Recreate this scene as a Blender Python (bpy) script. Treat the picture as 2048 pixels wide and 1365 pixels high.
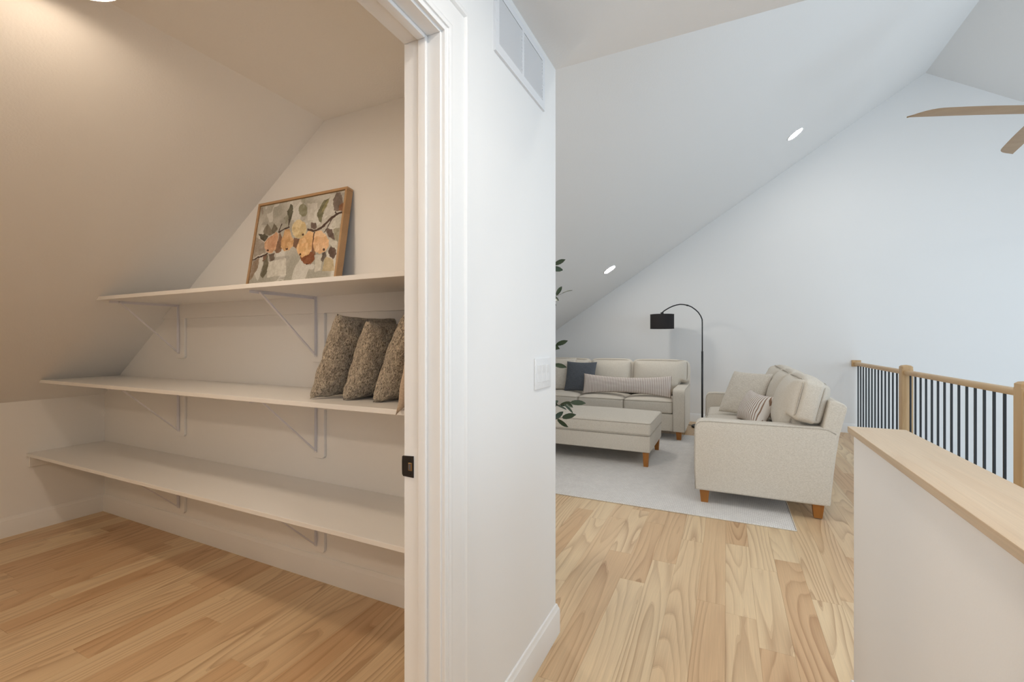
import bpy, bmesh, math, random
import numpy as np
from mathutils import Vector, Matrix
R = math.radians
rng = random.Random(7)
for o in list(bpy.data.objects): bpy.data.objects.remove(o)
scn = bpy.context.scene
COL = scn.collection

# ------------------------------------------------------------------ camera
FPX, CXP, CYP, HC = 896.0, 1024.0, 682.4, 1.2655
YAW = math.atan2(429.6, FPX)
cam_d = bpy.data.cameras.new('camera'); cam = bpy.data.objects.new('camera', cam_d); COL.objects.link(cam)
cam.location = (0, 0, HC); cam.rotation_euler = (R(90), 0, YAW)
cam_d.sensor_width = 36; cam_d.lens = FPX / 2048 * 36; cam_d.clip_start = 0.05
scn.camera = cam
# ------------------------------------------------------------------ world, lights, exposure
scn.view_settings.view_transform = 'Standard'; scn.view_settings.look = 'None'
scn.view_settings.gamma = 1; scn.view_settings.use_curve_mapping = False
scn.view_settings.exposure = 0.12
w = bpy.data.worlds.new('world'); scn.world = w; w.use_nodes = True
w.node_tree.nodes['Background'].inputs[0].default_value = (0.72, 0.84, 1.0, 1)
w.node_tree.nodes['Background'].inputs[1].default_value = 1.0

def area(name, loc, rot, sx, sy, power, color):
    l = bpy.data.lights.new(name, 'AREA'); l.shape = 'RECTANGLE'; l.size = sx; l.size_y = sy
    l.energy = power; l.color = color
    o = bpy.data.objects.new(name, l); COL.objects.link(o); o.location = loc; o.rotation_euler = rot
    return o
DAY = (0.71, 0.865, 1.0)
# daylight for windows added out of view to brighten the tall room (right wall and the gable over the stair)
area('daylight_right_a', (5.12, 2.4, 1.55), (0, R(90), 0), 1.7, 1.6, 30, DAY)
area('daylight_right_b', (5.12, 5.2, 1.55), (0, R(90), 0), 1.7, 1.6, 30, DAY)
area('daylight_gable', (2.9, -1.9, 1.6), (R(90), 0, 0), 3.2, 2.6, 56, DAY)
area('daylight_gable_low', (3.2, -1.9, -1.5), (R(90), 0, 0), 2.6, 1.8, 30, DAY)
CAN_WARM = (1.0, 0.90, 0.76)

# ------------------------------------------------------------------ helpers
def ray(u, v):
    x = (u - CXP) / FPX; c, s = math.cos(YAW), math.sin(YAW)
    return Vector((x * c - s, x * s + c, -(v - CYP) / FPX))
def at(u, v, axis, val):
    r = ray(u, v); i = 'xyz'.index(axis); o = Vector((0, 0, HC))
    return o + r * ((val - o[i]) / r[i])

def tag(o, label=None, cat=None, group=None, kind=None):
    if label: o['label'] = label
    if cat: o['category'] = cat
    if group: o['group'] = group
    if kind: o['kind'] = kind
    return o
def empty(name, loc=(0, 0, 0), rz=0.0):
    o = bpy.data.objects.new(name, None); COL.objects.link(o); o.empty_display_size = .1
    o.location = loc; o.rotation_euler = (0, 0, rz); return o
def obj(name, data, mat=None, parent=None, smooth=False):
    if isinstance(data, bmesh.types.BMesh):
        me = bpy.data.meshes.new(name); data.normal_update(); data.to_mesh(me); data.free()
    else: me = data
    if mat and not me.materials: me.materials.append(mat)
    if smooth is True:
        for p in me.polygons: p.use_smooth = True
    elif smooth:
        for p in me.polygons: p.use_smooth = True
        try: me.set_sharp_from_angle(angle=R(smooth))
        except Exception: pass
    o = bpy.data.objects.new(name, me); COL.objects.link(o)
    if parent: o.parent = parent
    return o
def bx(bm, x0, x1, y0, y1, z0, z1):
    v = [bm.verts.new(p) for p in ((x0,y0,z0),(x1,y0,z0),(x1,y1,z0),(x0,y1,z0),(x0,y0,z1),(x1,y0,z1),(x1,y1,z1),(x0,y1,z1))]
    for f in ((3,2,1,0),(4,5,6,7),(0,1,5,4),(1,2,6,5),(2,3,7,6),(3,0,4,7)): bm.faces.new([v[i] for i in f])
    return bm
def box(*a): return bx(bmesh.new(), *a)
def boxes(*l):
    bm = bmesh.new()
    for a in l: bx(bm, *a)
    return bm
def rbox(x0, x1, y0, y1, z0, z1, r=.004, seg=2):
    bm = box(x0, x1, y0, y1, z0, z1)
    bmesh.ops.bevel(bm, geom=bm.edges[:], offset=r, segments=seg, affect='EDGES', profile=.6)
    return bm
def prism(poly, axis, a, b, bev=0, seg=2):
    """polygon in the two axes other than `axis`, extruded a..b"""
    bm = bmesh.new()
    def P(p, t):
        return {'x': (t, p[0], p[1]), 'y': (p[0], t, p[1]), 'z': (p[0], p[1], t)}[axis]
    A = [bm.verts.new(P(p, a)) for p in poly]; B = [bm.verts.new(P(p, b)) for p in poly]
    n = len(poly); bm.faces.new(A); bm.faces.new(B[::-1])
    for i in range(n): bm.faces.new((A[i], B[i], B[(i+1) % n], A[(i+1) % n]))
    bmesh.ops.recalc_face_normals(bm, faces=bm.faces[:])
    if bev: bmesh.ops.bevel(bm, geom=bm.edges[:], offset=bev, segments=seg, affect='EDGES', profile=.6, clamp_overlap=True)
    return bm
def tube(pts, r, n=8, closed=False, bm=None, caps=True):
    bm = bm or bmesh.new(); pts = [Vector(p) for p in pts]; N = len(pts)
    rr = r if isinstance(r, (list, tuple)) else [r] * N
    rings = []; up = None
    for i, p in enumerate(pts):
        if closed: t = pts[(i+1) % N] - pts[i-1]
        else: t = pts[min(i+1, N-1)] - pts[max(i-1, 0)]
        t.normalize()
        if up is None:
            up = Vector((0, 0, 1)) if abs(t.z) < .9 else Vector((1, 0, 0))
        sd = t.cross(up)
        if sd.length < 1e-5: sd = t.cross(Vector((0, 1, 0)))
        sd.normalize(); up = sd.cross(t).normalized()
        rings.append([bm.verts.new(p + (sd * math.cos(2*math.pi*k/n) + up * math.sin(2*math.pi*k/n)) * rr[i]) for k in range(n)])
    for i in range(N if closed else N-1):
        a, b = rings[i], rings[(i+1) % N]
        for k in range(n): bm.faces.new((a[k], a[(k+1) % n], b[(k+1) % n], b[k]))
    if caps and not closed:
        bm.faces.new(rings[0][::-1]); bm.faces.new(rings[-1])
    return bm
def lathe(prof, n=40, center=(0, 0, 0)):
    bm = bmesh.new(); c = Vector(center); rings = []
    for r, z in prof:
        rings.append([bm.verts.new(c + Vector((r*math.cos(2*math.pi*k/n), r*math.sin(2*math.pi*k/n), z))) for k in range(n)])
    for a, b in zip(rings, rings[1:]):
        for k in range(n): bm.faces.new((a[k], a[(k+1) % n], b[(k+1) % n], b[k]))
    bm.faces.new(rings[0][::-1]); bm.faces.new(rings[-1])
    bmesh.ops.recalc_face_normals(bm, faces=bm.faces[:])
    return bm
def sweep(path, prof, N, bm=None):
    """profile (a,b): a to the left of the path (N x T), b along N; mitred corners"""
    bm = bm or bmesh.new(); N = Vector(N); pts = [Vector(p) for p in path]; n = len(pts); rings = []
    for i, p in enumerate(pts):
        t0 = (p - pts[i-1]).normalized() if i else None
        t1 = (pts[i+1] - p).normalized() if i < n-1 else None
        if t0 is None: m = N.cross(t1)
        elif t1 is None: m = N.cross(t0)
        else:
            l0, l1 = N.cross(t0), N.cross(t1); m = (l0 + l1); m = m / (m.dot(l0))
        rings.append([bm.verts.new(p + m * a + N * b) for a, b in prof])
    k = len(prof)
    for a, b in zip(rings, rings[1:]):
        for j in range(k): bm.faces.new((a[j], a[(j+1) % k], b[(j+1) % k], b[j]))
    bm.faces.new(rings[0]); bm.faces.new(rings[-1][::-1])
    bmesh.ops.recalc_face_normals(bm, faces=bm.faces[:])
    return bm
def softbox(hx, hy, hz, r, n=16, fn=None):
    """rounded box (half sizes), gridded, then fn(co, unit) -> co"""
    bm = bmesh.new(); bmesh.ops.create_cube(bm, size=2)
    bmesh.ops.subdivide_edges(bm, edges=bm.edges[:], cuts=n-1, use_grid_fill=True)
    H = Vector((hx, hy, hz))
    for v in bm.verts:
        u = v.co.copy()
        # push grid lines toward the edges so the rounding is resolved
        u = Vector([math.copysign(1 - (1 - abs(c)) ** 1.35, c) for c in u])
        p = Vector((u.x*hx, u.y*hy, u.z*hz))
        q = Vector([max(-h + r, min(h - r, c)) for c, h in zip(p, H)])
        d = p - q
        if d.length > 1e-9: p = q + d.normalized() * r
        if fn: p = fn(p, u)
        v.co = p
    return bm

# ------------------------------------------------------------------ materials
def nodes(name):
    m = bpy.data.materials.new(name); m.use_nodes = True; nt = m.node_tree
    return m, nt, nt.nodes['Principled BSDF'], lambda t: nt.nodes.new(t), nt.links.new
def srgb(r, g, b):
    f = lambda c: (c/255/12.92 if c <= 10 else ((c/255+.055)/1.055)**2.4)
    return (f(r), f(g), f(b), 1)
def simple(name, col, rough=.5, metal=0.0, spec=.5, bump=0, bscale=200, bdist=.001):
    m, nt, P, new, link = nodes(name)
    P.inputs['Base Color'].default_value = col; P.inputs['Roughness'].default_value = rough
    P.inputs['Metallic'].default_value = metal; P.inputs['Specular IOR Level'].default_value = spec
    if bump:
        tc = new('ShaderNodeNewGeometry'); n = new('ShaderNodeTexNoise'); n.inputs['Scale'].default_value = bscale; n.inputs['Detail'].default_value = 3
        b = new('ShaderNodeBump'); b.inputs['Strength'].default_value = bump; b.inputs['Distance'].default_value = bdist
        link(tc.outputs['Position'], n.inputs['Vector']); link(n.outputs['Fac'], b.inputs['Height']); link(b.outputs[0], P.inputs['Normal'])
    return m
def emit(name, col, s):
    m, nt, P, new, link = nodes(name)
    P.inputs['Base Color'].default_value = (.9, .9, .9, 1); P.inputs['Emission Color'].default_value = (*col, 1); P.inputs['Emission Strength'].default_value = s
    return m
def wood(name, c_lo, c_mid, c_hi, line, axis=1, bands=9., rough=.42, vary=True, lw=.5, sc=(5.2, .5)):
    """ash-like board: contour lines of a stretched noise give cathedral grain; every object gets its own shift and tone"""
    m, nt, P, new, link = nodes(name)
    g = new('ShaderNodeNewGeometry'); oi = new('ShaderNodeObjectInfo')
    rnd = oi.outputs['Random']
    off = new('ShaderNodeVectorMath'); off.operation = 'SCALE'; off.inputs[0].default_value = (37.1, 53.7, 91.3); link(rnd, off.inputs['Scale'])
    add = new('ShaderNodeVectorMath'); add.operation = 'ADD'; link(g.outputs['Position'], add.inputs[0]); link(off.outputs[0], add.inputs[1])
    def mp(s_across, s_along):
        mn = new('ShaderNodeVectorMath'); mn.operation = 'MULTIPLY'
        s = [s_across] * 3; s[axis] = s_along; mn.inputs[1].default_value = s
        link(add.outputs[0], mn.inputs[0]); return mn.outputs[0]
    def noise(vec, scale, detail=2., rough_=.5):
        n = new('ShaderNodeTexNoise'); n.inputs['Scale'].default_value = scale; n.inputs['Detail'].default_value = detail; n.inputs['Roughness'].default_value = rough_
        link(vec, n.inputs['Vector']); return n.outputs['Fac']
    def mth(op, a, b=None, c=None):
        n = new('ShaderNodeMath'); n.operation = op
        for i, x in enumerate((a, b, c)):
            if x is None: continue
            if isinstance(x, (int, float)): n.inputs[i].default_value = x
            else: link(x, n.inputs[i])
        return n.outputs[0]
    big = noise(mp(*sc), 1.0, 1.2, .35)
    wob = noise(mp(26, 3.0), 1.0, 2.0)
    f = mth('ADD', mth('MULTIPLY', big, bands), mth('MULTIPLY', wob, .35))
    fr = mth('FRACT', f)                                   # saw-tooth: early wood -> late wood
    ln = mth('POWER', fr, 3.0)
    edge = mth('LESS_THAN', fr, .06)
    ln = mth('MULTIPLY', mth('MAXIMUM', ln, mth('MULTIPLY', edge, .5)), lw)
    # grain contrast fades in and out over the board
    amt = new('ShaderNodeMapRange'); link(noise(mp(7, .9), 1.0, 1.), amt.inputs['Value'])
    amt.inputs['From Min'].default_value = .3; amt.inputs['From Max'].default_value = .68; amt.inputs['To Min'].default_value = .25; amt.inputs['To Max'].default_value = 1.0
    ln = mth('MULTIPLY', ln, amt.outputs[0])
    fine = noise(mp(240, 5.), 1.0, 3., .6)
    cr = new('ShaderNodeValToRGB'); e = cr.color_ramp.elements
    e[0].position = 0; e[0].color = c_lo; e[1].position = 1; e[1].color = c_hi
    e.new(.45).color = c_mid
    tone = mth('ADD', mth('MULTIPLY', rnd, .75 if vary else .0), mth('MULTIPLY', noise(mp(9, .7), 1.0, 2.), .35 if vary else .9))
    tone = mth('SUBTRACT', tone, .05); link(tone, cr.inputs[0])
    mx = new('ShaderNodeMix'); mx.data_type = 'RGBA'; link(ln, mx.inputs['Factor']); link(cr.outputs[0], mx.inputs[6]); mx.inputs[7].default_value = line
    fm = new('ShaderNodeMapRange'); link(fine, fm.inputs['Value']); fm.inputs['From Min'].default_value = .25; fm.inputs['From Max'].default_value = .75
    fm.inputs['To Min'].default_value = .90; fm.inputs['To Max'].default_value = 1.05
    mu = new('ShaderNodeVectorMath'); mu.operation = 'SCALE'; link(mx.outputs[2], mu.inputs[0]); link(fm.outputs[0], mu.inputs['Scale'])
    link(mu.outputs[0], P.inputs['Base Color']); P.inputs['Roughness'].default_value = rough
    b = new('ShaderNodeBump'); b.inputs['Strength'].default_value = .08; b.inputs['Distance'].default_value = .001; link(fine, b.inputs['Height']); link(b.outputs[0], P.inputs['Normal'])
    return m
def fabric(name, ca, cb, scale=620., bump=.3, rough=.9, sheen=.15):
    m, nt, P, new, link = nodes(name)
    tc = new('ShaderNodeTexCoord'); outs = []
    for s in ((1, .16, .6), (.16, 1, .6), (.6, .16, 1)):
        mn = new('ShaderNodeVectorMath'); mn.operation = 'MULTIPLY'; mn.inputs[1].default_value = s; link(tc.outputs['Object'], mn.inputs[0])
        n = new('ShaderNodeTexNoise'); n.inputs['Scale'].default_value = scale; n.inputs['Detail'].default_value = 2; link(mn.outputs[0], n.inputs['Vector']); outs.append(n.outputs['Fac'])
    a = new('ShaderNodeMath'); a.operation = 'ADD'; link(outs[0], a.inputs[0]); link(outs[1], a.inputs[1])
    a2 = new('ShaderNodeMath'); a2.operation = 'ADD'; link(a.outputs[0], a2.inputs[0]); link(outs[2], a2.inputs[1])
    mr = new('ShaderNodeMapRange'); link(a2.outputs[0], mr.inputs['Value']); mr.inputs['From Min'].default_value = 1.15; mr.inputs['From Max'].default_value = 1.85
    mx = new('ShaderNodeMix'); mx.data_type = 'RGBA'; link(mr.outputs[0], mx.inputs['Factor']); mx.inputs[6].default_value = ca; mx.inputs[7].default_value = cb
    link(mx.outputs[2], P.inputs['Base Color']); P.inputs['Roughness'].default_value = rough; P.inputs['Sheen Weight'].default_value = sheen; P.inputs['Specular IOR Level'].default_value = .2
    b = new('ShaderNodeBump'); b.inputs['Strength'].default_value = bump; b.inputs['Distance'].default_value = .0012; link(a2.outputs[0], b.inputs['Height']); link(b.outputs[0], P.inputs['Normal'])
    return m
def striped(name, ca, cb, axis, period, duty=.42):
    m, nt, P, new, link = nodes(name)
    tc = new('ShaderNodeTexCoord'); sp = new('ShaderNodeSeparateXYZ'); link(tc.outputs['Object'], sp.inputs[0])
    d = new('ShaderNodeMath'); d.operation = 'DIVIDE'; link(sp.outputs[axis], d.inputs[0]); d.inputs[1].default_value = period
    fr = new('ShaderNodeMath'); fr.operation = 'FRACT'; link(d.outputs[0], fr.inputs[0])
    lt = new('ShaderNodeMath'); lt.operation = 'LESS_THAN'; link(fr.outputs[0], lt.inputs[0]); lt.inputs[1].default_value = duty
    mx = new('ShaderNodeMix'); mx.data_type = 'RGBA'; link(lt.outputs[0], mx.inputs['Factor']); mx.inputs[6].default_value = ca; mx.inputs[7].default_value = cb
    link(mx.outputs[2], P.inputs['Base Color']); P.inputs['Roughness'].default_value = .9; P.inputs['Specular IOR Level'].default_value = .2
    return m
M = {}
M['paint'] = simple('wall_paint', (.87, .865, .855, 1), .7, spec=.25, bump=.10, bscale=170, bdist=.0012)
M['ceil'] = simple('ceiling_paint', (.87, .865, .855, 1), .8, spec=.2, bump=.28, bscale=120, bdist=.002)
M['trim'] = simple('trim_enamel', (.87, .865, .855, 1), .38)
M['shelf'] = simple('shelf_melamine', (.85, .84, .825, 1), .32)
M['bracket'] = simple('bracket_enamel', (.78, .77, .82, 1), .4)
M['screw'] = simple('steel_screw', (.30, .29, .30, 1), .35, .9)
M['plate'] = simple('white_plastic', (.84, .84, .84, 1), .3)
M['grille'] = simple('white_grille_enamel', (.82, .83, .85, 1), .4)
M['vent_shade'] = simple('vent_shade_grey', (.10, .105, .12, 1), .7)
M['dark'] = simple('duct_dark', (.10, .10, .11, 1), .8)
M['black'] = simple('black_metal', (.008, .008, .009, 1), .4, 0.0)
M['blackm'] = simple('black_powdercoat', (.006, .007, .009, 1), .45)
M['brass'] = simple('aged_brass', (.30, .20, .10, 1), .35, .9)
M['plank'] = wood('ash_floor_board', srgb(206, 167, 126), srgb(221, 191, 152), srgb(233, 209, 171), srgb(146, 96, 56), bands=17., lw=.58)
M['oak'] = wood('oak_rail', srgb(196, 160, 116), srgb(207, 173, 128), srgb(216, 184, 140), srgb(160, 118, 74), axis=1, bands=6, lw=.3, vary=False)
M['oakz'] = wood('oak_post', srgb(196, 160, 116), srgb(207, 173, 128), srgb(216, 184, 140), srgb(160, 118, 74), axis=2, bands=6, lw=.3, vary=False)
M['cap'] = wood('oak_cap', srgb(200, 178, 149), srgb(206, 185, 158), srgb(212, 192, 166), srgb(180, 138, 92), axis=1, bands=14, lw=.22, vary=False, sc=(9, .35))
M['frame'] = wood('oak_picture_frame', srgb(174, 138, 98), srgb(186, 150, 110), srgb(196, 162, 122), srgb(138, 102, 66), axis=0, bands=6, lw=.3, vary=False)
M['leg'] = wood('stained_leg', srgb(158, 98, 36), srgb(174, 112, 46), srgb(186, 124, 56), srgb(130, 76, 28), axis=2, bands=5, lw=.3, vary=False)
M['blade'] = wood('fan_blade_wood', srgb(170, 136, 100), srgb(180, 148, 112), srgb(188, 156, 120), srgb(150, 116, 82), axis=0, bands=6, lw=.25, vary=False)
M['sofa'] = fabric('oatmeal_linen', srgb(200, 190, 175), srgb(231, 223, 210))
M['linen'] = fabric('cream_linen', srgb(200, 190, 176), srgb(232, 225, 213), scale=300)
M['charcoal'] = fabric('charcoal_linen', srgb(76, 80, 86), srgb(104, 108, 115), scale=300)
M['tan'] = fabric('tan_cotton', srgb(182, 163, 142), srgb(204, 186, 166), scale=300)
M['pipe'] = fabric('piping_linen', srgb(176, 166, 152), srgb(206, 197, 184))
M['stripe'] = striped('ticking_stripe', srgb(230, 222, 214), srgb(176, 156, 146), 0, .0225)
M['stripe2'] = striped('ticking_stripe_wide', srgb(234, 228, 222), srgb(150, 122, 102), 0, .030, .34)
M['shade'] = simple('black_lamp_fabric', (.012, .009, .010, 1), .8, bump=.2, bscale=600)
M['shade_in'] = simple('lamp_lining', (.75, .72, .66, 1), .7)
M['can'] = emit('led_lens', (1.0, .94, .86), 175.0)
M['can_far'] = emit('led_lens_far', (1.0, .94, .86), 100.0)
M['can_corr'] = emit('led_lens_corridor', (1.0, .91, .80), 145.0)
M['flush'] = emit('flush_lens_warm', (1.0, .795, .585), 52.0)
M['flush_added'] = emit('flush_lens_added', (1.0, .795, .585), 105.0)
M['leaf'] = simple('olive_leaf', srgb(46, 62, 38), .45)
M['bark'] = simple('olive_bark', srgb(96, 82, 66), .85, bump=.6, bscale=90, bdist=.003)
M['pot'] = simple('white_ceramic', (.72, .70, .66, 1), .5)
M['soil'] = simple('potting_soil', (.05, .035, .025, 1), .95, bump=.6, bscale=80, bdist=.01)
M['glass'] = simple('window_glass', (.8, .86, .92, 1), .05)
M['glass'].node_tree.nodes['Principled BSDF'].inputs['Transmission Weight'].default_value = 1
def boucle():
    m, nt, P, new, link = nodes('grey_fleece')
    tc = new('ShaderNodeTexCoord')
    n = new('ShaderNodeTexNoise'); n.inputs['Scale'].default_value = 125; n.inputs['Detail'].default_value = 5; n.inputs['Distortion'].default_value = 1.5
    mn = new('ShaderNodeVectorMath'); mn.operation = 'MULTIPLY'; mn.inputs[1].default_value = (1, 1, .55)
    link(tc.outputs['Object'], mn.inputs[0]); link(mn.outputs[0], n.inputs['Vector'])
    cr = new('ShaderNodeValToRGB'); e = cr.color_ramp.elements
    e[0].position = .34; e[0].color = srgb(100, 87, 72); e[1].position = .68; e[1].color = srgb(222, 208, 186)
    link(n.outputs['Fac'], cr.inputs[0]); link(cr.outputs[0], P.inputs['Base Color'])
    P.inputs['Roughness'].default_value = 1; P.inputs['Specular IOR Level'].default_value = .1; P.inputs['Sheen Weight'].default_value = .3
    b = new('ShaderNodeBump'); b.inputs['Strength'].default_value = 1.0; b.inputs['Distance'].default_value = .010
    link(n.outputs['Fac'], b.inputs['Height']); link(b.outputs[0], P.inputs['Normal'])
    return m
M['fleece'] = boucle()
def rugmat():
    m, nt, P, new, link = nodes('woven_rug')
    g = new('ShaderNodeNewGeometry')
    br = new('ShaderNodeTexBrick'); br.inputs['Scale'].default_value = 1.0; br.inputs['Brick Width'].default_value = .026; br.inputs['Row Height'].default_value = .013
    br.inputs['Mortar Size'].default_value = .0032; br.inputs['Mortar Smooth'].default_value = .8
    br.inputs['Color1'].default_value = srgb(248, 245, 241); br.inputs['Color2'].default_value = srgb(238, 234, 230); br.inputs['Mortar'].default_value = srgb(198, 193, 189)
    link(g.outputs['Position'], br.inputs['Vector'])
    n = new('ShaderNodeTexNoise'); n.inputs['Scale'].default_value = 9; n.inputs['Detail'].default_value = 5; link(g.outputs['Position'], n.inputs['Vector'])
    mr = new('ShaderNodeMapRange'); link(n.outputs['Fac'], mr.inputs['Value']); mr.inputs['To Min'].default_value = .90; mr.inputs['To Max'].default_value = 1.08
    s = new('ShaderNodeVectorMath'); s.operation = 'SCALE'; link(br.outputs['Color'], s.inputs[0]); link(mr.outputs[0], s.inputs['Scale'])
    link(s.outputs[0], P.inputs['Base Color']); P.inputs['Roughness'].default_value = .95; P.inputs['Specular IOR Level'].default_value = .1
    b = new('ShaderNodeBump'); b.inputs['Strength'].default_value = .6; b.inputs['Distance'].default_value = .003; link(br.outputs['Fac'], b.inputs['Height']); b.invert = True; link(b.outputs[0], P.inputs['Normal'])
    return m
M['rug'] = rugmat()

# ------------------------------------------------------------------ room shell
XC, XI = -.668, -.786            # corridor wall: corridor face, closet face
YJ, YN, ZH = .965, .155, 2.066   # door opening: far jamb, near jamb, head
YB, YL = 1.703, 1.829            # partition: closet face, loft face
XK, ZK = -4.195, .868            # closet knee wall
XBRK, ZCL = -1.91, 2.428         # closet ceiling break
CE = 2.44                        # corridor ceiling
YF = 7.58                        # far gable wall
YM = -2.0                        # wall behind the camera
VA, VB = 3.245, .648             # vault plane z = VA + VB x
XR = 2.33; ZR = VA + VB * XR     # ridge
XS, ZS0 = 5.2, -2.75             # right wall, lower level
XKL = -3.85                      # loft knee wall
YC0 = -2.0                       # near end of the closet
def struct(name, bm, mat, parent=None, smooth=False):
    o = obj(name, bm, mat, parent, smooth)
    if parent is None: o['kind'] = 'structure'
    return o
struct('wall_left', boxes((XI, XC, YM, YN-.019, 0, CE), (XI, XC, YN-.019, YJ+.019, ZH+.019, CE), (XI, XC, YJ+.019, YB, 0, CE)), M['paint'])
# partition between closet and loft, cut to the closet profile on top (runs up into the roof)
struct('wall_partition', prism([(XK-.1, 0), (XC, 0), (XC, VA+VB*XC), (-1.30, CE+.05), (XBRK-.1, ZCL+.05), (XK-.1, ZK+.05)], 'y', YB, YL), M['paint'])
struct('wall_closet_knee', box(XK-.1, XK, YC0, YB, 0, ZK+.02), M['paint'])
struct('wall_closet_near', box(XK-.1, XI, YC0-.1, YC0, 0, 2.7), M['paint'])
k = (ZCL - ZK) / (XBRK - XK)
struct('ceiling_closet_slope', prism([(XK-.1, ZK-.1*k), (XBRK, ZCL), (XBRK, ZCL+.12), (XK-.1, ZK-.1*k+.14)], 'y', YC0, YB), M['ceil'])
struct('ceiling_closet', box(XBRK, XI, YC0, YB, ZCL, ZCL+.12), M['ceil'])
struct('ceiling_corridor', box(XC, .52, YM, YL, CE, CE+.10), M['ceil'])
struct('wall_above_corridor', prism([(XC, CE+.10), (.52, CE+.10), (.52, VA+VB*.52), (XC, VA+VB*XC)], 'y', YL-.11, YL), M['paint'])
struct('wall_above_half_wall', box(.42, .52, YM, YL-.11, CE+.10, VA+VB*.52), M['paint'])
struct('wall_far', prism([(XKL-.1, -.2), (1.60, -.2), (1.60, ZS0), (XS+.1, ZS0), (XS+.1, ZR-VB*(XS-XR)), (XR, ZR), (XKL-.1, VA+VB*(XKL-.1))], 'y', YF, YF+.12), M['paint'])
struct('wall_loft_knee', box(XKL-.1, XKL, YL, YF, 0, VA+VB*XKL+.02), M['paint'])
struct('ceiling_vault_left', prism([(XKL-.1, VA+VB*(XKL-.1)), (XR, ZR), (XR, ZR+.15), (XKL-.1, VA+VB*(XKL-.1)+.15)], 'y', YL, YF), M['ceil'])
struct('ceiling_vault_front', prism([(.42, VA+VB*.42), (XR, ZR), (XR, ZR+.15), (.42, VA+VB*.42+.15)], 'y', YM, YL), M['ceil'])
struct('ceiling_vault_right', prism([(XR, ZR), (XS+.1, ZR-VB*(XS+.1-XR)), (XS+.1, ZR-VB*(XS+.1-XR)+.15), (XR, ZR+.15)], 'y', YM, YF), M['ceil'])
# unseen windows added for daylight: right wall with two, gable wall over the stair with one high and one low window
wy = ((1.6, 3.2), (4.4, 6.0)); wz = (.7, 2.4)
zt = ZR - VB*(XS-XR)
struct('wall_right', boxes((XS, XS+.12, YM, YF, ZS0, wz[0]), (XS, XS+.12, YM, YF, wz[1], zt), (XS, XS+.12, YM, wy[0][0], *wz), (XS, XS+.12, wy[0][1], wy[1][0], *wz), (XS, XS+.12, wy[1][1], YF, *wz)), M['paint'])
gw = (1.3, 4.5, .3, 2.9); gl = (1.9, 4.5, -2.4, -.6)
bm = boxes((.42, gw[0], YM-.12, YM, ZS0, 2.9), (gw[1], XS+.1, YM-.12, YM, ZS0, 2.9), (gw[0], gw[1], YM-.12, YM, gl[3], gw[2]), (gw[0], gl[0], YM-.12, YM, ZS0, gl[3]), (gl[0], gw[1], YM-.12, YM, ZS0, gl[2]))
struct('wall_gable_front', bm, M['paint'])
struct('wall_gable_peak', prism([(.42, 2.9), (XS+.1, 2.9), (XR, ZR), (.42, VA+VB*.42)], 'y', YM-.12, YM), M['paint'])
struct('wall_behind', box(XI, .42, YM-.12, YM, 0, CE+.1), M['paint'])
def window(n, fixed, a0, a1, z0, z1, ax):
    t = .05; d0, d1 = (fixed+.02, fixed+.10) if ax == 'x' else (fixed-.10, fixed-.02)
    def b(p0, p1, q0, q1, e=0): return (d0+e, d1-e, p0, p1, q0, q1) if ax == 'x' else (p0, p1, d0+e, d1-e, q0, q1)
    mid = (a0+a1)/2
    o = struct('window_%d' % n, boxes(b(a0, a0+t, z0, z1), b(a1-t, a1, z0, z1), b(a0+t, a1-t, z0, z0+t), b(a0+t, a1-t, z1-t, z1), b(mid-t/2, mid+t/2, z0+t, z1-t)), M['trim'])
    for p0, p1 in ((a0+t, mid-t/2), (mid+t/2, a1-t)):
        obj('pane', box(*b(p0, p1, z0+t, z1-t, .036)), M['glass'], o)
window(1, XS, wy[0][0], wy[0][1], *wz, 'x'); window(2, XS, wy[1][0], wy[1][1], *wz, 'x')
window(3, YM, *gw, 'y'); window(4, YM, *gl, 'y')
# lower level seen down the stair void
struct('floor_lower', box(.40, XS, YM, YF, ZS0-.1, ZS0), M['paint'])
struct('wall_under_loft', boxes((1.50, 1.60, 1.86, YF, ZS0, -.20), (.40, .50, YM, 1.86, ZS0, -.20), (.50, 1.50, 1.76, 1.86, ZS0, -.20)), M['paint'])

# floor: sub-floor and individual boards running away from the camera
XFE = 1.645
floor = struct('floor', boxes((XK-.1, .50, YM, 1.86, -.20, -.014), (XKL-.1, XFE, 1.86, YF, -.20, -.014)), M['dark'])
PW = .127
row = 0; x = XFE
while x > XK - .01:
    x0 = max(x - PW, XK); x1 = x; xm = (x0+x1)/2
    y0 = 1.862 if x1 > .51 else (YC0 if xm < XI else -1.2)
    y1 = YB + .06 if x0 < XKL-.02 else YF
    y = y0; first = True
    while y < y1 - .01:
        L = rng.uniform(.7, 1.9)
        if first: L = rng.uniform(.3, 1.5); first = False
        ye = min(y + L, y1)
        if y1 - ye < .3: ye = y1
        g_, c_ = .00015, .0006
        bm = bmesh.new()
        def ring(i, z): return [bm.verts.new(p) for p in ((x0+i, y+i, z), (x1-i, y+i, z), (x1-i, ye-i, z), (x0+i, ye-i, z))]
        a, b, c = ring(g_, -.014), ring(g_, -c_), ring(g_+c_, 0)
        for p, q in ((a, b), (b, c)):
            for j in range(4): bm.faces.new((p[j], p[(j+1) % 4], q[(j+1) % 4], q[j]))
        bm.faces.new(c)
        obj('plank', bm, M['plank'], floor)
        y = ye
    x -= PW; row += 1

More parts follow.
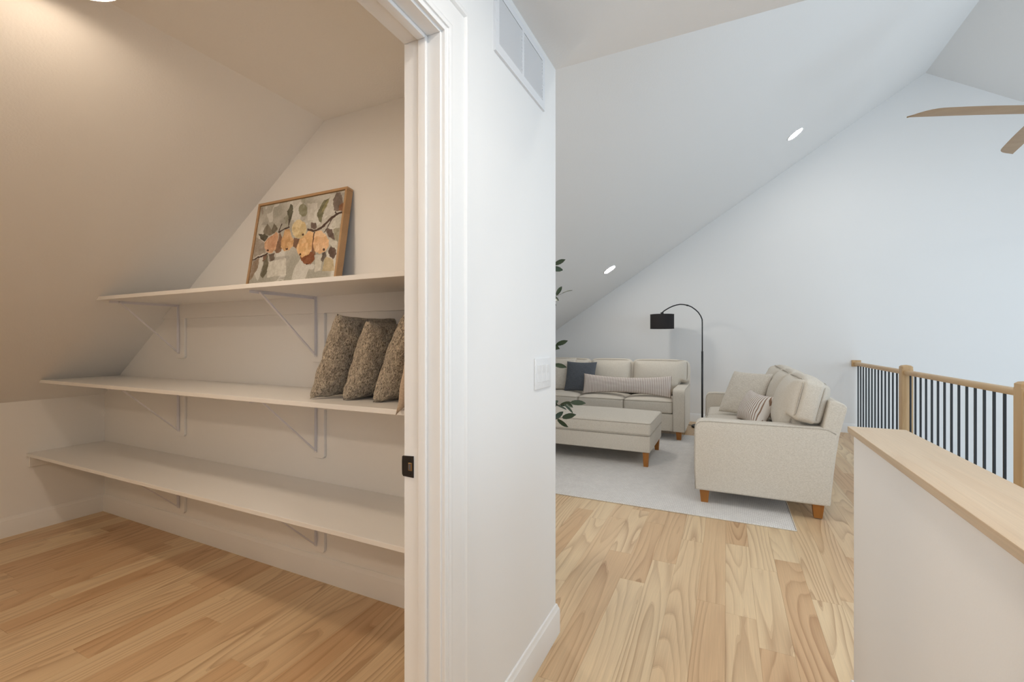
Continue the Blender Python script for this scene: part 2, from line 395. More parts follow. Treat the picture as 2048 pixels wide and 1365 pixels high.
# half wall beside the stair with its oak cap
HX0, HX1, HY1, HZ = .383, .507, 1.845, .957
struct('wall_half', box(HX0, HX1, YM, HY1, 0, HZ), M['paint'])
bm = rbox(HX0-.014, HX1+.018, YM, HY1+.017, HZ, HZ+.020, .002, 2)
o = obj('half_wall_cap', bm, M['cap']); tag(o, 'long pale oak cap board lying on the white half wall', 'cap')

# baseboards
BBP = [(0, 0), (.015, 0), (.015, .098), (.0135, .102), (.0135, .106), (.010, .112), (.008, .119), (.006, .126), (.0035, .128), (0, .128)]
def baseboard(side, *paths):
    bm = bmesh.new()
    for p in paths: sweep([(a, b, 0) for a, b in p], BBP, (0, 0, 1), bm)
    struct('baseboard_' + side, bm, M['trim'], smooth=30)
baseboard('closet', [(XI, YB), (XK, YB), (XK, YC0)])
baseboard('left', [(XKL, YL), (XC, YL), (XC, YJ+.110)])
baseboard('far', [(1.60, YF), (XKL, YF), (XKL, YL)])
baseboard('half_wall', [(HX0, YM), (HX0, HY1), (HX1, HY1)][::1])

# ------------------------------------------------------------------ door frame in the corridor wall
frame = empty('trim_1', (0, 0, 0)); frame['kind'] = 'structure'
JT = .019
obj('jamb', rbox(XI, XC, YJ, YJ+JT, 0, ZH+JT, .0015, 1), M['trim'], frame)
obj('jamb', rbox(XI, XC, YN-JT, YN, 0, ZH+JT, .0015, 1), M['trim'], frame)
obj('head_jamb', rbox(XI, XC, YN, YJ, ZH, ZH+JT, .0015, 1), M['trim'], frame)
sx0, sx1 = -.733, -.707
def stop(b): return obj('door_stop', b, M['trim'], frame, 30)
stop(rbox(sx0, sx1, YJ-.011, YJ, 0, ZH, .004, 3)); stop(rbox(sx0, sx1, YN, YN+.011, 0, ZH, .004, 3)); stop(rbox(sx0, sx1, YN+.011, YJ-.011, ZH-.011, ZH, .004, 3))
CSP = [(0, 0), (0, .009), (.002, .0105), (.006, .0115), (.010, .011), (.012, .0125), (.012, .015), (.016, .0175), (.022, .018), (.026, .0165), (.0275, .0145), (.030, .0145),
       (.083, .0155), (.085, .0150), (.087, .0195), (.090, .0225), (.098, .0235), (.102, .022), (.104, .018), (.104, 0)]
rv = .006
obj('casing', sweep([(XC, YN-rv, 0), (XC, YN-rv, ZH+rv), (XC, YJ+rv, ZH+rv), (XC, YJ+rv, 0)], CSP, (1, 0, 0)), M['trim'], frame, 35)
# strike plate
st = empty('strike_plate', (0, YJ, .929)); tag(st, 'black metal latch strike plate set in the white door jamb', 'strike plate')
bm = prism([(XI-.004, -.024), (XI-.0045, .010), (XI-.003, .027), (XI+.033, .029), (XI+.033, -.029), (XI-.002, -.028)], 'y', -.0025, .0, .0006, 1)
obj('plate', bm, M['black'], st)
obj('lip', tube([(XI-.003, -.001, -.024), (XI-.0055, .001, -.01), (XI-.0055, .001, .012), (XI-.003, -.001, .025)], .0022, 6), M['black'], st, True)
obj('latch_hole', rbox(XI+.016, XI+.029, -.0032, -.0024, -.011, .010, .0003, 1), M['brass'], st)
obj('latch_pocket', rbox(XI+.018, XI+.024, -.0036, -.0031, -.008, .007, .0002, 1), M['dark'], st)
for z in (-.021, .020): obj('screw', lathe([(.0030, -.0005), (.0030, .0008)], 12), M['black'], st)
for i, o in enumerate([c for c in st.children if c.name.startswith('screw')]):
    o.location = (XI+.021, -.0028, (-.021, .020)[i]); o.rotation_euler = (R(90), 0, 0)

# return-air grille
vy0, vy1, vz0, vz1 = 1.258, 1.682, 2.190, 2.405
vent = empty('vent_grille', (XC, (vy0+vy1)/2, (vz0+vz1)/2)); tag(vent, 'white louvred return air vent high on the corridor wall', 'vent')
def vo(name, bm, mat, s=False):
    o = obj(name, bm, mat, vent, s); o.matrix_parent_inverse = Matrix.Translation(vent.location).inverted(); return o
b_ = .024; vm = (vy0+vy1)/2
vo('frame', boxes((XC, XC+.008, vy0, vy1, vz0, vz0+b_+.008), (XC, XC+.008, vy0, vy1, vz1-b_, vz1), (XC, XC+.008, vy0, vy0+b_, vz0+b_+.008, vz1-b_), (XC, XC+.008, vy1-b_, vy1, vz0+b_+.008, vz1-b_), (XC, XC+.008, vm-.008, vm+.008, vz0+b_+.008, vz1-b_)), M['grille'])
vo('shade_backing', box(XC+.0002, XC+.0012, vy0+b_, vy1-b_, vz0+b_+.008, vz1-b_), M['vent_shade'])  # dark grey colour stands in for the shadow lines between slats
nsl = 12; zz0, zz1 = vz0+b_+.010, vz1-b_
for (p0, p1) in ((vy0+b_, vm-.008), (vm+.008, vy1-b_)):
    for i in range(nsl):
        z = zz0 + (i+.5)*(zz1-zz0)/nsl
        vo('slat', prism([(XC+.0015, z-.0042), (XC+.0085, z+.0016), (XC+.0095, z+.0008), (XC+.0028, z-.0052)], 'y', p0, p1), M['grille'])
for y, z in ((vy0+.011, 2.29), (vy1-.011, 2.29)):
    s = vo('screw', lathe([(.004, 0), (.004, .001), (.002, .002)], 12), M['grille']); s.matrix_parent_inverse = Matrix(); s.location = (.008, y-vm, z-vent.location.z); s.rotation_euler = (0, R(90), 0)

# light switch plate (three rockers)
sw = empty('light_switch', (XC, 1.672, 1.137)); tag(sw, 'white wall plate of rocker light switches near the wall corner', 'light switch')
obj('cover_plate', rbox(0, .007, -.083, .083, -.061, .061, .003, 3), M['plate'], sw, 35)
for y in (-.046, 0, .046):
    obj('rocker', prism([(.006, -.0335), (.0085, -.0335), (.0078, 0), (.0105, .0335), (.006, .0335)], 'y', y-.0165, y+.0165, .0006, 1), M['plate'], sw)
    for z in (-.048, .048):
        s = obj('screw', lathe([(.003, 0), (.003, .0006)], 10), M['plate'], sw); s.location = (.0068, y, z); s.rotation_euler = (0, R(90), 0)

# ------------------------------------------------------------------ closet shelves
YSF = 1.287; ST = .020
ZT = {'bottom': .520, 'middle': 1.016, 'top': 1.520}
lab = {'bottom': 'long white shelf board nearest the closet floor', 'middle': 'white shelf board carrying grey fleece pillows', 'top': 'white shelf board carrying the framed pear painting'}
def slx(z): return XK + (z - ZK) / k
for n, z in ZT.items():
    xl0 = max(XK, slx(z-ST)) + .001; xl1 = max(XK, slx(z)) + .001
    bm = prism([(xl0, z-ST), (XI-.001, z-ST), (XI-.001, z), (xl1, z)], 'y', YSF, YB-.001, .0012, 1)
    o = obj('closet_shelf', bm, M['shelf']); tag(o, lab[n], 'shelf', 'closet shelves')
# cleats
ct = boxes()
for n, z in ZT.items():
    z1 = z-ST; zz = z1-.088
    xl = max(XK, slx(zz)) + .001; xl1 = max(XK, slx(z1)) + .001
    c_ = prism([(xl if n != 'bottom' else XK+.001, z1), (XI-.001, z1), (XI-.001, zz), (max(XK+.001, slx(zz)), zz)] if n == 'bottom' else [(xl1, z1), (XI-.001, z1), (XI-.001, zz), (xl, zz)], 'y', YB-.018, YB-.0005)
    struct('trim_cleat_' + n, c_, M['trim'])
struct('trim_cleat_side', rbox(XK+.0005, XK+.018, YSF+.012, YB-.018, .500-.072, .500, .001, 1), M['trim'])
# brackets: wall plates behind, L bracket with a diagonal brace
BX = (-3.205, -1.957); AD = .36
posn = ('beside the sloped ceiling', 'near the pillows')
for n, z in ZT.items():
    z1 = z - ST
    for i, xb in enumerate(BX):
        bl = z1 - .325
        zl = bl - .022
        bm = prism([(xb-.036, z1-.088), (xb-.036, zl+.012), (xb-.024, zl), (xb+.046, zl), (xb+.058, zl+.012), (xb+.058, z1-.088)], 'y', YB-.016, YB-.0005, .0015, 1)
        struct('trim_bracket_board', bm, M['trim'])
        br = empty('shelf_bracket', (xb, YB-.018, z1))
        pl = ('at the end by the sloped wall', 'at the end nearer the doorway')[i]
        tag(br, 'white metal brace bracket under the %s shelf, %s' % (n, pl), 'bracket', 'shelf brackets')
        hw = .009
        obj('wall_arm', rbox(-hw, hw, -.003, 0, -.318, -.003, .0008, 1), M['bracket'], br)
        obj('wall_flange', rbox(hw-.002, hw, -.016, -.003, -.310, -.004, .0005, 1), M['bracket'], br)
        obj('shelf_arm', boxes((-hw, hw, -AD, 0, -.003, 0), (-hw, -hw+.002, -AD, -.003, -.014, -.003)), M['bracket'], br)
        p0, p1 = Vector((0, -AD+.045, -.006)), Vector((0, -.006, -.306))
        d = (p1-p0).normalized(); nn = Vector((0, -d.z, d.y))
        bm = bmesh.new(); vs = []
        for p in (p0, p1):
            vs.append([bm.verts.new(p + Vector((sx, 0, 0)) + nn*sn) for sx, sn in ((-.007, -.003), (.007, -.003), (.007, .003), (-.007, .003))])
        for j in range(4): bm.faces.new((vs[0][j], vs[0][(j+1) % 4], vs[1][(j+1) % 4], vs[1][j]))
        bm.faces.new(vs[0][::-1]); bm.faces.new(vs[1]); bmesh.ops.recalc_face_normals(bm, faces=bm.faces[:])
        obj('brace', bm, M['bracket'], br)
        for zs in (-.020, -.030, -.306):
            s = obj('screw', lathe([(.004, 0), (.004, .0015), (.002, .0025)], 12), M['screw'], br); s.location = (0, -.003, zs); s.rotation_euler = (R(90), 0, 0)

# ------------------------------------------------------------------ framed painting leaning on the top shelf
PX0, PX1 = -2.378, -1.704; LEAN = math.atan2(.072, .44); PZ0 = ZT['top']; PY0 = 1.658 - math.tan(LEAN) * (2.031 - PZ0)
PWD = PX1 - PX0; PHT = (2.031 - PZ0) / math.cos(LEAN); FD = .040; FWD = .0135
pic = empty('framed_painting', ((PX0+PX1)/2, PY0, PZ0+.0067)); pic.rotation_euler = (-LEAN, 0, 0)
tag(pic, 'oak framed still life painting of pears on a branch, leaning on the top shelf', 'painting')
hw = PWD/2
def fr_piece(nm, *b): obj(nm, rbox(*b, .0012, 1), M['frame'], pic)
fr_piece('frame_rail', -hw, hw, 0, FD, PHT-FWD, PHT); fr_piece('frame_rail', -hw, hw, 0, FD, 0, FWD)
fr_piece('frame_stile', -hw, -hw+FWD, 0, FD, FWD, PHT-FWD); fr_piece('frame_stile', hw-FWD, hw, 0, FD, FWD, PHT-FWD)
obj('backing_board', box(-hw+FWD, hw-FWD, .022, .030, FWD, PHT-FWD), M['dark'], pic)
cw, ch = PWD - 2*FWD - .007, PHT - 2*FWD - .007
NX, NY = 440, 332
def canvas_uv(zx, zy):
    """pixel of the zoomed photo -> (s,t) on the canvas"""
    r = ray(440 + zx/6.827, 370 + zy/6.827); nrm = Vector((0, math.cos(LEAN), -math.sin(LEAN))); o = Vector((0, 0, HC))
    p0 = Vector((0, PY0, PZ0)) + nrm*.006
    p = o + r * ((p0-o).dot(nrm) / r.dot(nrm)) - Vector(((PX0+PX1)/2, PY0, PZ0))
    up = Vector((0, math.sin(LEAN), math.cos(LEAN)))
    return (p.x/cw + .5, (p.dot(up) - FWD - .0035)/ch)
def paint():
    g = np.random.default_rng(5)
    def vn(nx, ny):
        a = g.random((ny+2, nx+2)); yy = np.linspace(0, ny, NY); xx = np.linspace(0, nx, NX)
        yi = yy.astype(int); xi = xx.astype(int); fy = (yy-yi)[:, None]; fx = (xx-xi)[None, :]
        fy = fy*fy*(3-2*fy); fx = fx*fx*(3-2*fx)
        A = a[yi][:, xi]; B = a[yi][:, xi+1]; C = a[yi+1][:, xi]; D = a[yi+1][:, xi+1]
        return (A*(1-fx)+B*fx)*(1-fy) + (C*(1-fx)+D*fx)*fy
    S, T = np.meshgrid(np.linspace(0, 1, NX), np.linspace(0, 1, NY))
    jx = (vn(34, 26)-.5)*.010 + (vn(80, 60)-.5)*.007; jy = (vn(34, 26)-.5)*.012 + (vn(80, 60)-.5)*.009
    Sj, Tj = S+jx, T+jy
    img = np.zeros((NY, NX, 3))
    c = lambda *a: np.array(a, float)
    n1, n2, n3 = vn(5, 4), vn(12, 10), vn(40, 14)
    f = np.clip((n1*.6+n2*.4-.30)/.4, 0, 1)[..., None]
    img[:] = c(176, 166, 144)*(1-f) + c(212, 200, 178)*f
    m = (n2*.5+vn(18, 6)*.5 + .25*(.45-T)) > .60
    img[m] = img[m]*.25 + c(228, 217, 196)*.75
    m = (vn(9, 9) + .12*(T-.4)) > .80
    img[m] = img[m]*.4 + c(170, 158, 140)*.6
    def poly(pts, col, k=1., tex=14):
        P = [canvas_uv(*p) for p in pts]; ins = np.zeros(S.shape, bool); n = len(P)
        for i in range(n):
            x0, y0 = P[i]; x1, y1 = P[(i+1) % n]
            cnd = ((y0 > Tj) != (y1 > Tj)); xs = (x1-x0)*(Tj-y0)/((y1-y0) if abs(y1-y0) > 1e-9 else 1e-9) + x0
            ins ^= (cnd & (Sj < xs))
        img[ins] = img[ins]*(1-k) + (c(*col) + ((vn(40, 30)-.5)*tex*2)[ins][:, None])*k
        return ins
    def ell(cx, cy, rx, ry, col, k=1., tex=14):
        return poly([(cx+rx*math.cos(a), cy+ry*math.sin(a)) for a in np.linspace(0, 2*math.pi, 20, endpoint=False)], col, k, tex)
    def line(pts, wpx, col):
        for a, b in zip(pts, pts[1:]):
            dx, dy = b[0]-a[0], b[1]-a[1]; l = math.hypot(dx, dy); px, py = -dy/l*wpx/2, dx/l*wpx/2
            poly([(a[0]+px, a[1]+py), (b[0]+px, b[1]+py), (b[0]-px, b[1]-py), (a[0]-px, a[1]-py)], col, 1, 8)
    # soft background patches
    poly([(480, 720), (600, 800), (620, 940), (460, 1010)], (160, 140, 118), .7)
    poly([(650, 1060), (900, 1020), (900, 1250), (640, 1280)], (226, 214, 190), .8)
    poly([(1300, 980), (1390, 960), (1380, 1190), (1290, 1200)], (222, 208, 182), .7)
    poly([(1440, 990), (1550, 1040), (1560, 1190), (1400, 1200)], (196, 168, 118), .75)
    poly([(1200, 270), (1330, 260), (1330, 480), (1200, 500)], (224, 212, 190), .7)
    poly([(1500, 250), (1570, 320), (1560, 400), (1420, 480), (1400, 430)], (222, 210, 188), .75)
    poly([(1560, 440), (1660, 420), (1630, 600), (1530, 600)], (206, 196, 172), .8)
    poly([(1490, 740), (1600, 800), (1590, 900), (1490, 820)], (220, 208, 184), .8)
    # leaves
    poly([(960, 280), (995, 300), (1000, 400), (975, 480), (945, 560), (930, 470), (920, 380), (945, 330)], (98, 92, 70))
    poly([(870, 470), (930, 420), (930, 540), (900, 560)], (150, 142, 116), .8)
    ell(1133, 365, 60, 88, (146, 138, 106)); ell(1140, 230, 30, 40, (150, 142, 112), .6)
    poly([(1500, 190), (1480, 260), (1420, 380), (1390, 470), (1385, 545), (1340, 500), (1320, 420), (1360, 330), (1420, 230)], (122, 114, 82))
    poly([(1500, 190), (1480, 260), (1420, 380), (1370, 400), (1430, 280)], (158, 144, 96), .8)
    poly([(1600, 110), (1650, 130), (1690, 280), (1610, 380), (1560, 370), (1545, 220)], (124, 106, 90)); poly([(1675, 260), (1690, 370), (1615, 370), (1630, 300)], (142, 96, 64))
    poly([(650, 550), (700, 620), (740, 680), (660, 710), (590, 690), (600, 620)], (140, 126, 102)); poly([(525, 680), (600, 690), (660, 720), (610, 790), (550, 760)], (92, 82, 62))
    poly([(740, 540), (785, 600), (780, 640), (730, 680), (700, 640)], (118, 106, 84)); poly([(1240, 540), (1310, 530), (1325, 590), (1300, 620), (1240, 610)], (118, 96, 82))
    poly([(1460, 610), (1530, 620), (1570, 770), (1500, 740), (1440, 660)], (108, 86, 72)); poly([(1550, 620), (1630, 600), (1600, 800), (1560, 740)], (160, 148, 116), .8)
    poly([(1510, 850), (1580, 890), (1590, 960), (1550, 1030), (1500, 1000), (1480, 930)], (96, 74, 60)); poly([(1440, 930), (1450, 990), (1400, 1080), (1380, 1040), (1400, 950)], (100, 86, 72))
    poly([(660, 970), (750, 950), (740, 1040), (690, 1060)], (118, 100, 82)); poly([(590, 980), (650, 980), (660, 1120), (630, 1230), (580, 1290), (550, 1240), (590, 1100)], (116, 106, 82))
    poly([(590, 970), (640, 975), (620, 1040), (580, 1060)], (128, 92, 68)); poly([(450, 1060), (540, 1010), (520, 1150), (430, 1300), (395, 1330)], (152, 126, 100), .9)
    ell(580, 370, 16, 50, (150, 130, 110), .7)
    # brown shadows between the fruit
    poly([(820, 650), (850, 760), (840, 920), (790, 950), (740, 920), (790, 780)], (134, 98, 70)); poly([(1010, 735), (1100, 760), (1050, 890), (1000, 860)], (130, 94, 68)); poly([(1270, 690), (1300, 700), (1300, 980), (1240, 980)], (136, 92, 62))
    # branches
    dk = (66, 46, 36)
    line([(800, 665), (870, 625), (950, 592)], 20, dk); line([(1190, 630), (1290, 645), (1390, 600), (1480, 510), (1580, 425), (1680, 385)], 30, (78, 52, 38)); line([(440, 1048), (560, 988), (650, 958)], 18, dk)
    line([(935, 590), (945, 480)], 9, dk); line([(1425, 665), (1500, 540), (1530, 480)], 13, (88, 70, 56)); line([(800, 660), (845, 545)], 10, dk); line([(1600, 420), (1570, 380)], 16, dk)
    # pears
    ell(1195, 1010, 98, 92, (138, 80, 46)); ell(1185, 1100, 14, 8, (60, 36, 24))
    def pear(pts, col, lite, shade):
        a = poly(pts, col, 1, 16)
        n = vn(26, 20); m = a & (n > .60); img[m] = img[m]*.35 + c(*lite)*.65
        m = a & (vn(16, 12) > .72); img[m] = img[m]*.6 + c(*shade)*.4
    pear([(770, 655), (800, 690), (785, 800), (760, 900), (700, 955), (640, 940), (605, 880), (605, 810), (650, 740), (720, 700)], (216, 162, 118), (232, 184, 140), (196, 136, 96))
    pear([(890, 625), (950, 625), (975, 700), (1010, 780), (1000, 850), (940, 910), (870, 920), (830, 860), (835, 780), (865, 700)], (216, 164, 108), (232, 186, 130), (180, 124, 76))
    pear([(1080+98*math.cos(a), 620+128*math.sin(a)) for a in np.linspace(0, 6.2, 18)], (224, 194, 138), (238, 212, 160), (200, 166, 108))
    line([(1290, 660), (1268, 770)], 18, (80, 48, 34))
    pear([(1210, 645), (1275, 660), (1265, 760), (1255, 880), (1210, 970), (1120, 1010), (1060, 960), (1045, 870), (1090, 760), (1160, 700)], (232, 180, 120), (244, 202, 146), (206, 146, 88))
    pear([(1300, 650), (1390, 640), (1440, 700), (1490, 770), (1480, 860), (1430, 930), (1350, 960), (1290, 920), (1270, 820), (1280, 730)], (236, 186, 134), (246, 206, 158), (214, 158, 104))
    for p in ((652, 908), (910, 890), (1130, 700), (1097, 967), (1412, 905)): ell(*p, 15, 16, (78, 46, 30), 1, 4)
    img[:] = img*.97 + (vn(110, 84)-.5)[..., None]*14
    return np.clip(img, 0, 255)/255
img = paint()
lin = np.where(img <= .04, img/12.92, ((img+.055)/1.055)**2.4)
lin = np.clip(lin*np.array([.95, 1.06, 1.26]), 0, .88)   # pigment colour: the photo's tint comes from the warm lamp
xs = np.linspace(-cw/2, cw/2, NX); zs = np.linspace(FWD+.0035, FWD+.0035+ch, NY)
V = np.zeros((NY, NX, 3)); V[..., 0] = xs[None, :]; V[..., 2] = zs[:, None]; V[..., 1] = .006
idx = np.arange(NX*NY).reshape(NY, NX)
Fq = np.stack([idx[:-1, :-1], idx[:-1, 1:], idx[1:, 1:], idx[1:, :-1]], -1).reshape(-1, 4)
bd = [tuple(p) for p in ((-cw/2, .021, zs[0]), (cw/2, .021, zs[0]), (cw/2, .021, zs[-1]), (-cw/2, .021, zs[-1]))]
nv = NX*NY
verts = V.reshape(-1, 3).tolist() + bd
loop = idx[0, :].tolist(), idx[:, -1].tolist(), idx[-1, ::-1].tolist(), idx[::-1, 0].tolist()
faces = Fq.tolist()
for j, lp in enumerate(loop): faces.append([nv+j] + [nv+(j+1) % 4] + lp[::-1])
me = bpy.data.meshes.new('canvas'); me.from_pydata(verts, [], faces); me.update()
ca = me.color_attributes.new('paint', 'FLOAT_COLOR', 'POINT')
cl = np.ones((nv+4, 4), np.float32); cl[:nv, :3] = lin.reshape(-1, 3); cl[nv:, :3] = .5
ca.data.foreach_set('color', cl.ravel())
m_, nt, P, new, link = nodes('oil_paint_pears')
a_ = new('ShaderNodeAttribute'); a_.attribute_name = 'paint'; link(a_.outputs['Color'], P.inputs['Base Color']); P.inputs['Roughness'].default_value = .6
tc_ = new('ShaderNodeTexCoord'); n_ = new('ShaderNodeTexNoise'); n_.inputs['Scale'].default_value = 70; link(tc_.outputs['Object'], n_.inputs['Vector'])
b_n = new('ShaderNodeBump'); b_n.inputs['Strength'].default_value = .3; b_n.inputs['Distance'].default_value = .003; link(n_.outputs['Fac'], b_n.inputs['Height']); link(b_n.outputs[0], P.inputs['Normal'])
me.materials.append(m_)
obj('canvas', me, None, pic)

# ------------------------------------------------------------------ pillows
def pillow_bm(wd, ht, th, n=26, dent=.10, dentx=None, seed=0, wrinkle=.006, fn=None, p=.42, ear=.0):
    """standing in x-z, thickness along y, bottom at z=0"""
    rr = random.Random(seed); ph = [(rr.uniform(2, 5), rr.uniform(2, 5), rr.uniform(0, 6.28), rr.uniform(0, 6.28)) for _ in range(5)]
    bm = bmesh.new(); grid = {}
    for side in (-1, 1):
        for i in range(n+1):
            for j in range(n+1):
                a = -1+2*i/n; b = -1+2*j/n
                a = math.sin(a*math.pi/2)*.45 + a*.55; b = math.sin(b*math.pi/2)*.45 + b*.55
                edge = i in (0, n) or j in (0, n)
                if edge and side == 1: grid[side, i, j] = grid[-1, i, j]; continue
                x = a*wd/2*(1 - (dent if dentx is None else dentx)*(1-b*b)*abs(a)**1.5); z = b*ht/2*(1 - dent*(1-a*a)*abs(b)**1.5)
                if ear: x *= 1+ear*(abs(a*b))**6; z *= 1+ear*(abs(a*b))**6
                h = max(0, (1-a*a)*(1-b*b))
                y = side*th/2*h**p
                wv = sum(math.sin(f*a*3+q*b*2+c) * math.sin(g*b*3+d*a) for f, g, c, d in ph for q in (1.3,))/5
                y += wrinkle*wv*h**.25
                v = Vector((x, y, z + ht/2))
                if fn: v = fn(v, a, b)
                grid[side, i, j] = bm.verts.new(v)
    for side in (-1, 1):
        for i in range(n):
            for j in range(n):
                q = [grid[side, i, j], grid[side, i+1, j], grid[side, i+1, j+1], grid[side, i, j+1]]
                bm.faces.new(q if side == -1 else q[::-1])
    return bm
def pillow_seam(bm_fn): pass
def pillow(name, label, mat, wd, ht, th, loc, rz=0, lean=0, roll=0, group=None, seed=0, cat='pillow', **kw):
    o = obj(name, pillow_bm(wd, ht, th, seed=seed, **kw), mat, None, True)
    o.matrix_world = Matrix.Translation(loc) @ Matrix.Rotation(rz, 4, 'Z') @ Matrix.Rotation(lean, 4, 'X') @ Matrix.Rotation(roll, 4, 'Y')
    tag(o, label, cat, group); return o
GP = 'fleece pillows on the middle shelf'
ZM = ZT['middle']
# local +x -> world -y ; local +y -> world +x  (rz=-90); lean tilts the top toward +x
def shelf_pillow(label, x, y, wd, ht, th, lean, seed, mat, name='fleece_pillow', z=ZM+.008, group=GP, **kw):
    return pillow(name, label, mat, wd, ht, th, (x, y, z), R(-90), R(-lean), 0, group, seed, **kw)
shelf_pillow('grey fleece pillow first in the row, its edge toward the shelf brackets', -1.600, 1.535, .36, .380, .140, 24, 3, M['fleece'], dent=.045, wrinkle=.026, ear=.035, p=.33, n=34)
shelf_pillow('shorter grey fleece pillow in the middle of the shelf row', -1.440, 1.545, .32, .345, .142, 22, 9, M['fleece'], dent=.045, wrinkle=.028, ear=.035, p=.33, n=34)
shelf_pillow('grey fleece pillow last in the row, beside the tan cushion', -1.285, 1.548, .31, .385, .142, 25, 15, M['fleece'], dent=.045, wrinkle=.026, ear=.04, p=.33, n=34)
def droop(v, a, b):
    s = max(0, (v.x - .19)/.05); v.z -= .030*min(1, s)**1.2*max(0, -b); return v
shelf_pillow('tan cushion with one corner poking past the shelf edge', -1.062, 1.490, .456, .42, .09, 12, 21, M['tan'], name='tan_cushion', z=ZM+.004, group=None, dent=.05, wrinkle=.01, fn=droop)

# ------------------------------------------------------------------ sofa (built once, copied)
SW = 2.18; ARM = .145; SEATW = (SW-2*ARM)/3
def crown(top=.045, front=.012, side=.006):
    def f(p, u):
        wx, wy, wz = 1-u.x*u.x, 1-u.y*u.y, 1-u.z*u.z
        if u.z > 0: p = p + Vector((0, 0, top*u.z*max(0, wx)**.6*max(0, wy)**.6))
        p = p + Vector((side*u.x*wy*wz, front*u.y*wx*wz, 0)); return p
    return f
def loop_rect(hx, hy, z, r, n=5):
    pts = []
    for cx, cy, a0 in ((hx-r, hy-r, 0), (-hx+r, hy-r, 90), (-hx+r, -hy+r, 180), (hx-r, -hy+r, 270)):
        for i in range(n+1):
            a = R(a0+90*i/n); pts.append((cx+r*math.cos(a), cy+r*math.sin(a), z))
    return pts
def taper_leg(x, y, h, t, b, parent):
    bm = bmesh.new(); vs = [[bm.verts.new((sx*s, sy*s, z)) for sx, sy in ((-1, -1), (1, -1), (1, 1), (-1, 1))] for s, z in ((b/2, 0), (t/2, h))]
    for j in range(4): bm.faces.new((vs[0][j], vs[0][(j+1) % 4], vs[1][(j+1) % 4], vs[1][j]))
    bm.faces.new(vs[0][::-1]); bm.faces.new(vs[1])
    o = obj('leg', bm, M['leg'], parent); o.location = (x, y, 0); return o
